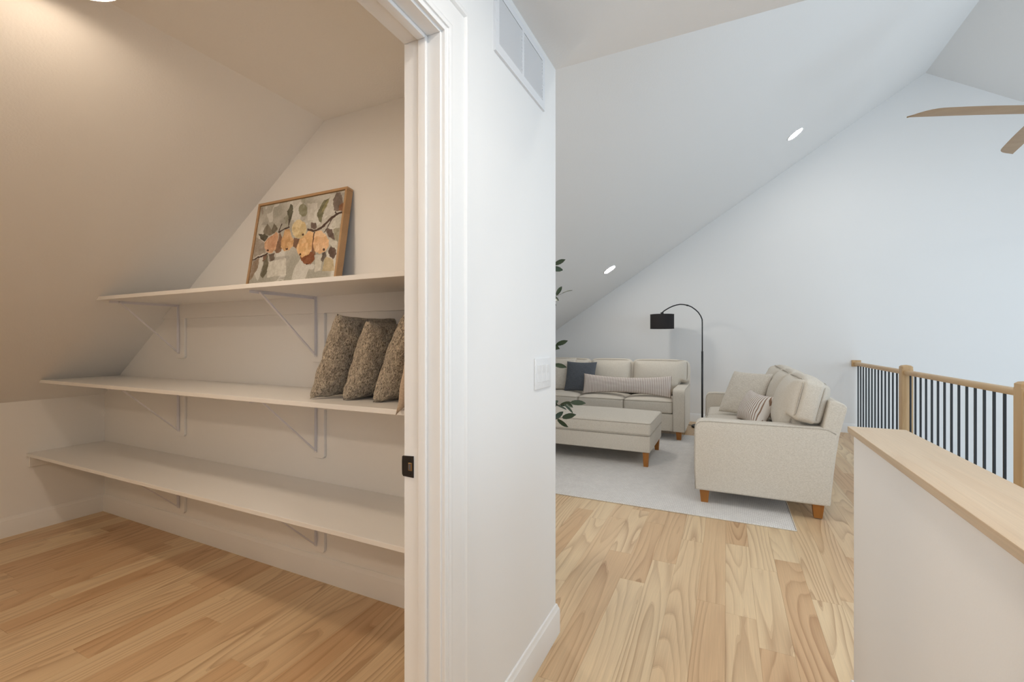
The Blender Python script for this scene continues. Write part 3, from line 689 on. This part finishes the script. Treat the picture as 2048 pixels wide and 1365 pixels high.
def make_sofa(zoff=.0):
    root = empty('sofa'); hwd = SW/2; D = .875
    # arms: side profile in y-z
    prof = [(0, .105), (-.006, .30), (-.004, .58), (.006, .622), (.030, .645), (.10, .650), (.45, .650), (.80, .652), (.865, .648), (.918, .612), (.905, .45), (.885, .25), (D, .105)]
    for s in (-1, 1):
        a0, a1 = (s*hwd, s*(hwd-ARM)) if s < 0 else (s*(hwd-ARM), s*hwd)
        arm = obj('arm', prism(prof, 'x', a0, a1, .016, 3), M['sofa'], root, 40)
        for xx in (s*(hwd-.012), s*(hwd-ARM+.012)):
            if abs(xx) > hwd-.05 or True:
                pts = [(xx + (s*.008 if abs(xx) > hwd-.05 else -s*.008), y, z) for y, z in [(.006, .11), (.0005, .30), (.002, .57), (.012, .612), (.036, .634), (.10, .6400), (.45, .640), (.80, .642), (.86, .638), (.905, .612)]]
                obj('piping', tube(pts, .0055, 6), M['pipe'], arm, True)
    # back frame, full width, leaning
    bp = [(.78, .105), (.874, .106), (.886, .25), (.906, .45), (.926, .60), (.968, .775), (.972, .800), (.955, .822), (.90, .845), (.868, .84), (.82, .60)]
    obj('back_frame', prism(bp, 'x', -hwd+.002, hwd-.002, .014, 3), M['sofa'], root, 40)
    obj('seat_base', rbox(-hwd+ARM-.002, hwd-ARM+.002, .022, .80, .106, .322, .012, 3), M['sofa'], root, 40)
    # seat cushions
    for i in (-1, 0, 1):
        hx, hy, hz = SEATW/2-.003, .32, .078
        c = obj('seat_cushion', softbox(hx, hy, hz, .030, 18, crown(.045, .012)), M['sofa'], root, True); c.location = (i*SEATW, .03+hy, .324+hz)
        def pl(z): 
            o_ = []
            for x, y, zz in loop_rect(hx-.004, hy-.004, z, .03, 4): o_.append((x, y, zz))
            return o_
        # follow the bulge of the front
        def bulge(pts, zrel):
            res = []; N = len(pts)
            dense = []
            for a, b in zip(pts, pts[1:]+pts[:1]):
                L = (Vector(b)-Vector(a)).length; m = max(1, int(L/.05))
                for q in range(m): dense.append(Vector(a).lerp(Vector(b), q/m))
            for p in dense:
                ux, uy = p.x/hx, p.y/hy
                f = 1-zrel*zrel
                res.append((p.x + .006*ux*max(0, 1-uy*uy)*f, p.y + .012*uy*max(0, 1-ux*ux)*f, p.z + (.040*max(0, 1-ux*ux)**.6*max(0, 1-uy*uy)**.6 if zrel > 0 else 0)))
            return res
        obj('piping', tube(bulge(pl(hz-.006), .9), .005, 6, True), M['pipe'], c, True)
    # back cushions, the outer two wrap over the arms
    for i in (-1, 0, 1):
        ext = ARM-.006 if i else 0
        hx = (SEATW+ext)/2-.003; hy, hz = .122, .248
        cx = i*SEATW + (i*ext/2); zc = .735; tilt = R(13)
        edge = SEATW/2 - ext/2
        def fn(p, u, i=i, ext=ext, edge=edge, hz=hz):
            wx, wy, wz = max(0, 1-abs(u.x)**2.4), 1-u.y*u.y, max(0, 1-u.z*u.z)
            p = p + Vector((0, (.055 if u.y < 0 else .03)*u.y*wx*wz**.8, 0)) + Vector((0, 0, .02*u.z*wx*wy if u.z > 0 else 0))
            p.x += .022*u.x*wy*wz
            e4 = max(abs(u.x)**6 if not ext or u.x*i < 0 else abs(u.x)**4, abs(u.z)**4); p.y *= 1 - .40*e4
            if ext:
                t = (p.x*i - edge)/.03; t = min(1, max(0, .5+.5*t)); t = t*t*(3-2*t)
                lo = -hz + t*.185
                p.z = lo + (p.z+hz)/(2*hz)*(hz-lo)
            return p
        c = obj('back_cushion', softbox(hx, hy, hz, .06, 28, fn), M['sofa'], root, True)
        c.location = (cx, .735, zc); c.rotation_euler = (-tilt, 0, 0)
        # boxed piping: one loop round the front and one round the back face
        for sy in (-1, 1):
            pts = []
            for x, z, _ in loop_rect(hx-.022, hz-.022, 0, .07, 5): pts.append(Vector((x, sy*(hy-.030), z)))
            dense = []
            for a, b in zip(pts, pts[1:]+pts[:1]):
                m = max(1, int((b-a).length/.02))
                for q in range(m): dense.append(a.lerp(b, q/m))
            res = []
            for p in dense:
                u = Vector((p.x/hx, p.y/hy, p.z/hz)); pp = fn(p.copy(), u); d_ = Vector((p.x, 0, p.z)).normalized()*.003
                res.append(pp + d_)
            obj('piping', tube(res, .005, 6, True), M['pipe'], c, True)
    for sx in (-1, 1):
        for y in (.068, .81): taper_leg(sx*(hwd-.075), y, .108, .072, .05, root)
    return root
def copy_tree(o, parent=None):
    c = o.copy(); COL.objects.link(c); c.parent = parent
    if parent: c.matrix_parent_inverse = o.matrix_parent_inverse.copy()
    for ch in o.children: copy_tree(ch, c)
    return c
RUGT = .007
s1 = make_sofa(); s2 = copy_tree(s1)
s1.location = (-.474 - SW/2, 6.00, RUGT); tag(s1, 'oatmeal linen sofa along the far wall, holding a charcoal pillow', 'sofa', 'matching sofas')
s2.location = (-.225, 3.755 + SW/2, RUGT); s2.rotation_euler = (0, 0, R(-90)); tag(s2, 'oatmeal linen sofa with its side toward the stair railing', 'sofa', 'matching sofas')

# throw pillows on the far sofa
pillow('throw_pillow', 'large cream square pillow beside the charcoal pillow', M['linen'], .45, .50, .13, (-2.275, 6.445, .520), R(6), R(-13), 0, None, 4, dent=.05)
pillow('throw_pillow', 'charcoal grey square pillow on the far sofa', M['charcoal'], .47, .45, .14, (-1.945, 6.31, .528), R(-4), R(-16), 0, None, 6, dent=.07)
pillow('lumbar_pillow', 'very long striped lumbar pillow lying across the far sofa', M['stripe'], 1.20, .290, .14, (-1.255, 6.20, .518), 0, R(-14), 0, 'striped lumbar pillows', 8, dent=.30, dentx=.015, n=40, wrinkle=.004)
# throw pillows on the near sofa
pillow('throw_pillow', 'cream square pillow propped against the near sofa back cushions', M['linen'], .47, .46, .14, (.085, 4.92, .542), R(-46), R(-27), 0, None, 11, dent=.05)
pillow('lumbar_pillow', 'short striped lumbar pillow on the near sofa', M['stripe2'], .60, .30, .17, (.165, 4.50, .530), R(-75), R(-24), 0, 'striped lumbar pillows', 13, dent=.12)

# ------------------------------------------------------------------ ottoman
ot = empty('ottoman', (-1.38, 5.015, RUGT)); tag(ot, 'long oatmeal linen ottoman bench on tapered wooden legs', 'ottoman')
ohx, ohy = .70, .435
obj('base', rbox(-ohx+.006, ohx-.006, -ohy+.006, ohy-.006, .145, .312, .012, 3), M['sofa'], ot, 40)
cz = .0635
c = obj('cushion', softbox(ohx, ohy, cz, .022, 22, crown(.040, .003, .003)), M['sofa'], ot, True); c.location = (0, 0, .3135+cz)
obj('piping', tube(loop_rect(ohx-.002, ohy-.002, cz-.006, .03, 5), .005, 6, True), M['pipe'], c, True)
obj('piping', tube(loop_rect(ohx-.002, ohy-.002, -cz+.004, .03, 5), .005, 6, True), M['pipe'], c, True)
for sx in (-1, 1):
    for sy in (-1, 1): taper_leg(sx*(ohx-.05), sy*(ohy-.05), .148, .058, .042, ot)

# ------------------------------------------------------------------ rug
rx0, rx1, ry0, ry1 = -3.25, .425, 3.49, 6.42
rug = empty('area_rug', ((rx0+rx1)/2, (ry0+ry1)/2, 0)); tag(rug, 'pale grey woven area rug under the sofas and ottoman', 'rug')
hx, hy = (rx1-rx0)/2, (ry1-ry0)/2
obj('weave', rbox(-hx+.012, hx-.012, -hy+.012, hy-.012, 0, RUGT, .002, 1), M['rug'], rug)
obj('bound_edge', tube(loop_rect(hx-.006, hy-.006, .0035, .012, 3), .0035, 6, True), M['linen'], rug, True)

# ------------------------------------------------------------------ arc floor lamp
lx, ly = -.323, 7.10
lamp = empty('arc_floor_lamp', (lx, ly, 0)); tag(lamp, 'black arc floor lamp with a drum shade between the sofas', 'lamp')
L = lambda x, z: (x-lx, 0, z)
obj('base', lathe([(.145, 0), (.148, .006), (.148, .022), (.14, .03), (.02, .034), (.016, .05)], 48), M['blackm'], lamp, 40)
obj('lower_pole', tube([(0, 0, .03), (0, 0, 1.115)], .0135, 12), M['blackm'], lamp, True)
arc = [(660, 270), (654, 238), (640, 205), (618, 172), (590, 145), (552, 118), (510, 101), (475, 95), (440, 93), (405, 99), (370, 110), (340, 123), (310, 140), (285, 156), (264, 174)]
ap = [L(lx, 1.10), L(lx, 1.4)]
for a, b in arc:
    p = at(1270+a/4.875, 590+b/4.875, 'y', ly); ap.append((p.x-lx, 0, p.z))
ap[2] = (0, 0, ap[2][2])
obj('arc_pole', tube(ap, .0085, 10), M['blackm'], lamp, True)
j = ap[8]; obj('joint', tube([(j[0]-.012, 0, j[2]-.001), (j[0]+.012, 0, j[2]-.004)], .0115, 10), M['blackm'], lamp, True)
e_ = ap[-1]; sxc = e_[0]; szt = 1.668; 
obj('socket', tube([(sxc, 0, e_[2]+.004), (sxc, 0, szt-.05)], .022, 14), M['blackm'], lamp, True)
def drum(r0, r1, h, z, t):
    return lathe([(r0, z), (r1, z+h), (r1-t, z+h), (r0-t, z), (r0, z)], 48, (sxc, 0, 0))
bm = bmesh.new()
prof = [(.172, 1.452), (.172, 1.668), (.168, 1.668), (.168, 1.452)]
rings = [[bm.verts.new((sxc+r*math.cos(2*math.pi*q/48), r*math.sin(2*math.pi*q/48), z)) for q in range(48)] for r, z in prof]
for i in range(4):
    a, b = rings[i], rings[(i+1) % 4]
    for q in range(48): bm.faces.new((a[q], a[(q+1) % 48], b[(q+1) % 48], b[q]))
bmesh.ops.recalc_face_normals(bm, faces=bm.faces[:])
sh = obj('shade', bm, M['shade'], lamp, 40)
for z in (1.4535, 1.6665): obj('rim', tube([(sxc+.1725*math.cos(2*math.pi*q/40), .1725*math.sin(2*math.pi*q/40), z) for q in range(40)], .0028, 6, True), M['shade'], sh, True)
obj('spider', boxes((sxc-.168, sxc+.168, -.003, .003, szt-.02, szt-.016), (sxc-.003, sxc+.003, -.168, .168, szt-.02, szt-.016)), M['blackm'], sh)
obj('bulb', lathe([(.010, -.105), (.024, -.09), (.030, -.07), (.026, -.05), (.014, -.03)], 20, (sxc, 0, szt-.02)), M['shade_in'], lamp, True)
obj('cord', tube([(-.14, .02, .02), (-.20, .05, .018), (-.26, .12, .006), (-.30, .24, .006), (-.28, .45, .02)], .004, 6), M['blackm'], lamp, True)

# ------------------------------------------------------------------ stair railing
XRL = 1.598
rl = empty('stair_railing', (XRL, 5.6, 0)); tag(rl, 'oak stair railing with black metal balusters by the open stair', 'railing')
def ro(name, bm, mat, s=False):
    o = obj(name, bm, mat, rl, s); o.matrix_parent_inverse = Matrix.Translation(rl.location).inverted(); return o
PY = (5.68, 3.69, 1.95); pw = .045
for y in PY:
    ch = .010
    bm = bmesh.new()
    oct_ = lambda s, c: [(-s+c, -s), (s-c, -s), (s, -s+c), (s, s-c), (s-c, s), (-s+c, s), (-s, s-c), (-s, -s+c)]
    rings = [[bm.verts.new((XRL+a, y+b, z)) for a, b in oct_(s, c)] for s, c, z in ((pw, .004, 0), (pw, .004, .985), (pw, ch, .992), (pw, ch, 1.012), (pw-.012, ch, 1.024), (.004, .001, 1.030))]
    for p, q in zip(rings, rings[1:]):
        for i in range(8): bm.faces.new((p[i], p[(i+1) % 8], q[(i+1) % 8], q[i]))
    bm.faces.new(rings[0][::-1]); bm.faces.new(rings[-1])
    ro('newel_post', bm, M['oakz'])
rp = [(-.028, .935), (.028, .935), (.031, .945), (.031, .962), (.026, .972), (.014, .977), (-.014, .977), (-.026, .972), (-.031, .962), (-.031, .945)]
segs = [(PY[0]+pw, YF-.020), (PY[1]+pw, PY[0]-pw), (PY[2]+pw, PY[1]-pw)]
for a, b in segs: ro('handrail', prism([(XRL+p, q) for p, q in rp], 'y', a, b), M['oak'], 50)
ro('wall_rosette', rbox(XRL-.052, XRL+.052, YF-.020, YF-.0005, .915, 1.003, .003, 2), M['oak'])
bbm = box(-.0064, .0064, -.0064, .0064, 0, .938); bme = None
for (a, b), n in zip(segs, (14, 15, 13)):
    for i in range(n):
        y = a + (b-a)*(i+.6)/(n+.2) if n == 15 else a + (b-a)*(i+.7)/(n+.4)
        if bme is None: o = obj('baluster', bbm, M['blackm'], rl); bme = o.data
        else: o = obj('baluster', bme, None, rl)
        o.location = (0, y-5.6, 0)

# ------------------------------------------------------------------ ceiling fan
FC = (2.368, 5.153, 3.142)
fan = empty('ceiling_fan', FC); tag(fan, 'large ceiling fan with pale wooden blades hanging from the ridge', 'ceiling fan')
obj('motor_housing', lathe([(.03, -.075), (.10, -.07), (.125, -.04), (.125, .05), (.09, .085), (.03, .10)], 40), M['trim'], fan, 40)
obj('downrod', tube([(0, 0, .09), (0, 0, ZR-FC[2]-.09)], .014, 12), M['trim'], fan, True)
obj('canopy', lathe([(.02, ZR-FC[2]-.15), (.065, ZR-FC[2]-.12), (.07, ZR-FC[2]-.04), (.07, ZR-FC[2]-.03)], 32), M['trim'], fan, 40)
for a in (202.0, 82.0, 322.0):
    bm = bmesh.new(); rows = []
    ns = 26
    for i in range(ns+1):
        t = i/ns; r = .10 + .963*t
        wd_ = .128 + .012*math.sin(t*3.1)
        q_ = max(0.0, (t-.78)/.22)
        lo = -wd_/2; hi = lo + wd_*max(.05, (1-q_**2.4)**.75 if q_ < 1 else .05)
        pit = R(2); zc = .006*math.sin(t*math.pi)
        ring = []
        for s, dz in ((lo, 0), ((lo+hi)/2, .007), (hi, 0), ((lo+hi)/2, -.006)):
            ring.append(bm.verts.new((r, s*math.cos(pit), zc + s*math.sin(pit) + dz)))
        rows.append(ring)
    for p, q in zip(rows, rows[1:]):
        for j in range(4): bm.faces.new((p[j], p[(j+1) % 4], q[(j+1) % 4], q[j]))
    bm.faces.new(rows[0][::-1]); bm.faces.new(rows[-1]); bmesh.ops.recalc_face_normals(bm, faces=bm.faces[:])
    o = obj('blade', bm, M['blade'], fan, 50); o.rotation_euler = (0, 0, R(a))

# ------------------------------------------------------------------ lights as fixtures
def can(x, y, label, mat, group, slope=True, z=CE, side=1):
    ang = side*math.atan(VB) if slope else 0
    zz = (VA + VB*x if side > 0 else ZR - VB*(x-XR)) if slope else z
    o = empty('recessed_light', (x, y, zz)); o.rotation_euler = (0, -ang, 0); tag(o, label, 'ceiling light', group)
    obj('trim_ring', lathe([(.098, -.0005), (.098, -.004), (.090, -.007), (.084, -.005), (.084, -.0005)], 40), M['plate'], o, 40)
    obj('lens', lathe([(.083, -.0058), (.083, -.0078)], 40), mat, o)
can(.728, 6.225, 'lit recessed downlight high on the sloped ceiling near the ridge', M['can_far'], 'recessed lights in the sloped ceiling')
can(-1.493, 6.297, 'lit recessed downlight low on the sloped ceiling above the far sofa', M['can_far'], 'recessed lights in the sloped ceiling')
can(.728, 2.60, 'added unseen recessed downlight on the sloped ceiling above the loft floor', M['can'], 'recessed lights in the sloped ceiling')  # added out of view to brighten furniture and floor
can(-1.493, 2.60, 'added unseen recessed downlight on the sloped ceiling above the olive tree', M['can'], 'recessed lights in the sloped ceiling')  # likewise added unseen, for more downward light in the loft
can(3.75, 2.60, 'added unseen recessed downlight on the right hand slope over the stair', M['can_far'], 'recessed lights in the sloped ceiling', side=-1)  # added off camera to spread light from the right slope
can(3.75, 5.2, 'added unseen recessed downlight on the right hand slope beyond the fan', M['can_far'], 'recessed lights in the sloped ceiling', side=-1)  # second added lamp off camera on this slope, for brightness
can(.12, .60, 'recessed downlight in the flat corridor ceiling by the closet door', M['can_corr'], None, False)
can(.06, -1.30, 'added unseen recessed downlight in the flat corridor ceiling by the end wall', M['can_corr'], None, False)  # added behind the camera to brighten the corridor
for fy, lb, fm in ((.630, 'round flush ceiling light over the closet shelves', 'flush'), (-1.15, 'added unseen flush ceiling light at the far end of the closet from the shelves', 'flush_added')):  # second light is added out of view to fill the shaded shelf wall
    fl = empty('flush_ceiling_light', (-1.775, fy, ZCL)); tag(fl, lb, 'ceiling light', 'closet ceiling lights')
    obj('canopy', lathe([(.115, -.0005), (.115, -.018), (.10, -.020)], 48), M['plate'], fl, 40)
    obj('rim', lathe([(.128, -.020), (.130, -.024), (.130, -.050), (.127, -.054), (.122, -.050)], 48), M['plate'], fl, 40)
    obj('diffuser', lathe([(.121, -.0505), (.121, -.0545), (.10, -.0575), (.04, -.0585)], 48), M[fm], fl, 40)

# ------------------------------------------------------------------ olive tree just round the corner
tree = empty('olive_tree', (-1.10, 2.36, 0)); tag(tree, 'slender olive tree with narrow dark leaves behind the corridor wall', 'tree')
TX, TY = -1.10, 2.36
obj('pot', lathe([(.11, 0), (.13, .01), (.165, .26), (.17, .30), (.155, .30), (.15, .26)], 40), M['pot'], tree, 40)
obj('soil', lathe([(.145, .24), (.149, .262), (.05, .275)], 32), M['soil'], tree, True)
trunk = [(0, 0, .26), (.012, .01, .5), (-.01, .02, .75), (.01, .0, 1.0), (.02, -.01, 1.25), (.0, .01, 1.5), (.015, .0, 1.72)]
obj('trunk', tube(trunk, [.016, .014, .013, .011, .009, .007, .004], 10), M['bark'], tree, True)
bm = bmesh.new()
lp = [(0, 0), (.12, .30), (.32, .46), (.55, .5), (.75, .40), (.92, .17), (1.0, 0)]
LL, LW = .070, .025
mid = [bm.verts.new((t*LL, 0, -.010*t*t)) for t, _ in lp]
for s in (-1, 1):
    ed = [mid[0]] + [bm.verts.new((t*LL, s*w_*LW, -.010*t*t + .0035)) for t, w_ in lp[1:-1]] + [mid[-1]]
    for i in range(len(lp)-1):
        q = [mid[i], mid[i+1], ed[i+1], ed[i]]; q = list(dict.fromkeys(q))
        bm.faces.new(q if s > 0 else q[::-1])
leaf_me = bpy.data.meshes.new('leaf'); bm.to_mesh(leaf_me); bm.free(); leaf_me.materials.append(M['leaf'])
for p in leaf_me.polygons: p.use_smooth = True
def leaf(pos, d, roll, s, parent=tree):
    o = obj('leaf', leaf_me, None, parent)
    d = Vector(d).normalized(); sd = d.cross(Vector((.45, -1, .55)))
    if sd.length < 1e-3: sd = Vector((1, 0, 0))
    sd.normalize(); up = sd.cross(d)
    m = Matrix((d, -sd, up)).transposed().to_4x4() @ Matrix.Rotation(roll, 4, 'X')
    o.matrix_local = Matrix.Translation(pos) @ m @ Matrix.Scale(s, 4)
    return o
def sprig(p0, p1, n, rs, r=.0026, side=None):
    p0, p1 = Vector(p0), Vector(p1); dd = (p1-p0)
    mid_ = p0.lerp(p1, .5) + Vector((0, 0, -.03*dd.length))
    pts = [p0.lerp(mid_, t)*(1-t) + mid_.lerp(p1, t)*t for t in (0, .25, .5, .75, 1)]
    obj('twig', tube(pts, [r, r*.9, r*.8, r*.6, r*.3], 5), M['bark'], tree, True)
    for i in range(n):
        t = .30 + .70*i/max(1, n-1); p = pts[min(3, int(t*4))].lerp(pts[min(4, int(t*4)+1)], t*4-int(t*4)) if t < 1 else p1
        ax = dd.normalized(); perp = ax.cross(Vector((rs.uniform(-1, 1), rs.uniform(-1, 1), rs.uniform(-1, 1)))).normalized()
        if i == n-1: perp *= .15
        d = ax*rs.uniform(.5, .9) + perp*(1 if i % 2 else -1)*rs.uniform(.5, .9)
        leaf(p, d, rs.uniform(-.9, .9), rs.uniform(.85, 1.25))
rs = random.Random(12)
def W(u, v, y): 
    p = at(u, v, 'y', y); return (p.x-TX, p.y-TY, p.z)
# sprigs that reach into the gap beside the wall corner
sprig((.01, 0, .86), W(1140, 806, 2.36), 12, rs)
sprig((.0, 0, .78), W(1124, 836, 2.34), 8, rs)
sprig((.01, 0, 1.46), W(1123, 588, 2.36), 7, rs)
sprig((.02, 0, 1.20), W(1112, 690, 2.33), 7, rs)
sprig((.02, 0, 1.13), W(1108, 730, 2.33), 6, rs)
sprig((.01, 0, 1.60), W(1108, 530, 2.36), 6, rs)
for i in range(20):
    z = .75 + .95*(i+.5)/20; a = rs.uniform(R(60), R(320)); ln = rs.uniform(.16, .30)
    sprig((.01, 0, z), (.01+ln*math.cos(a), abs(ln*math.sin(a))*(1 if math.sin(a) > 0 else -1), z+rs.uniform(.05, .16)), rs.randint(7, 10), rs)
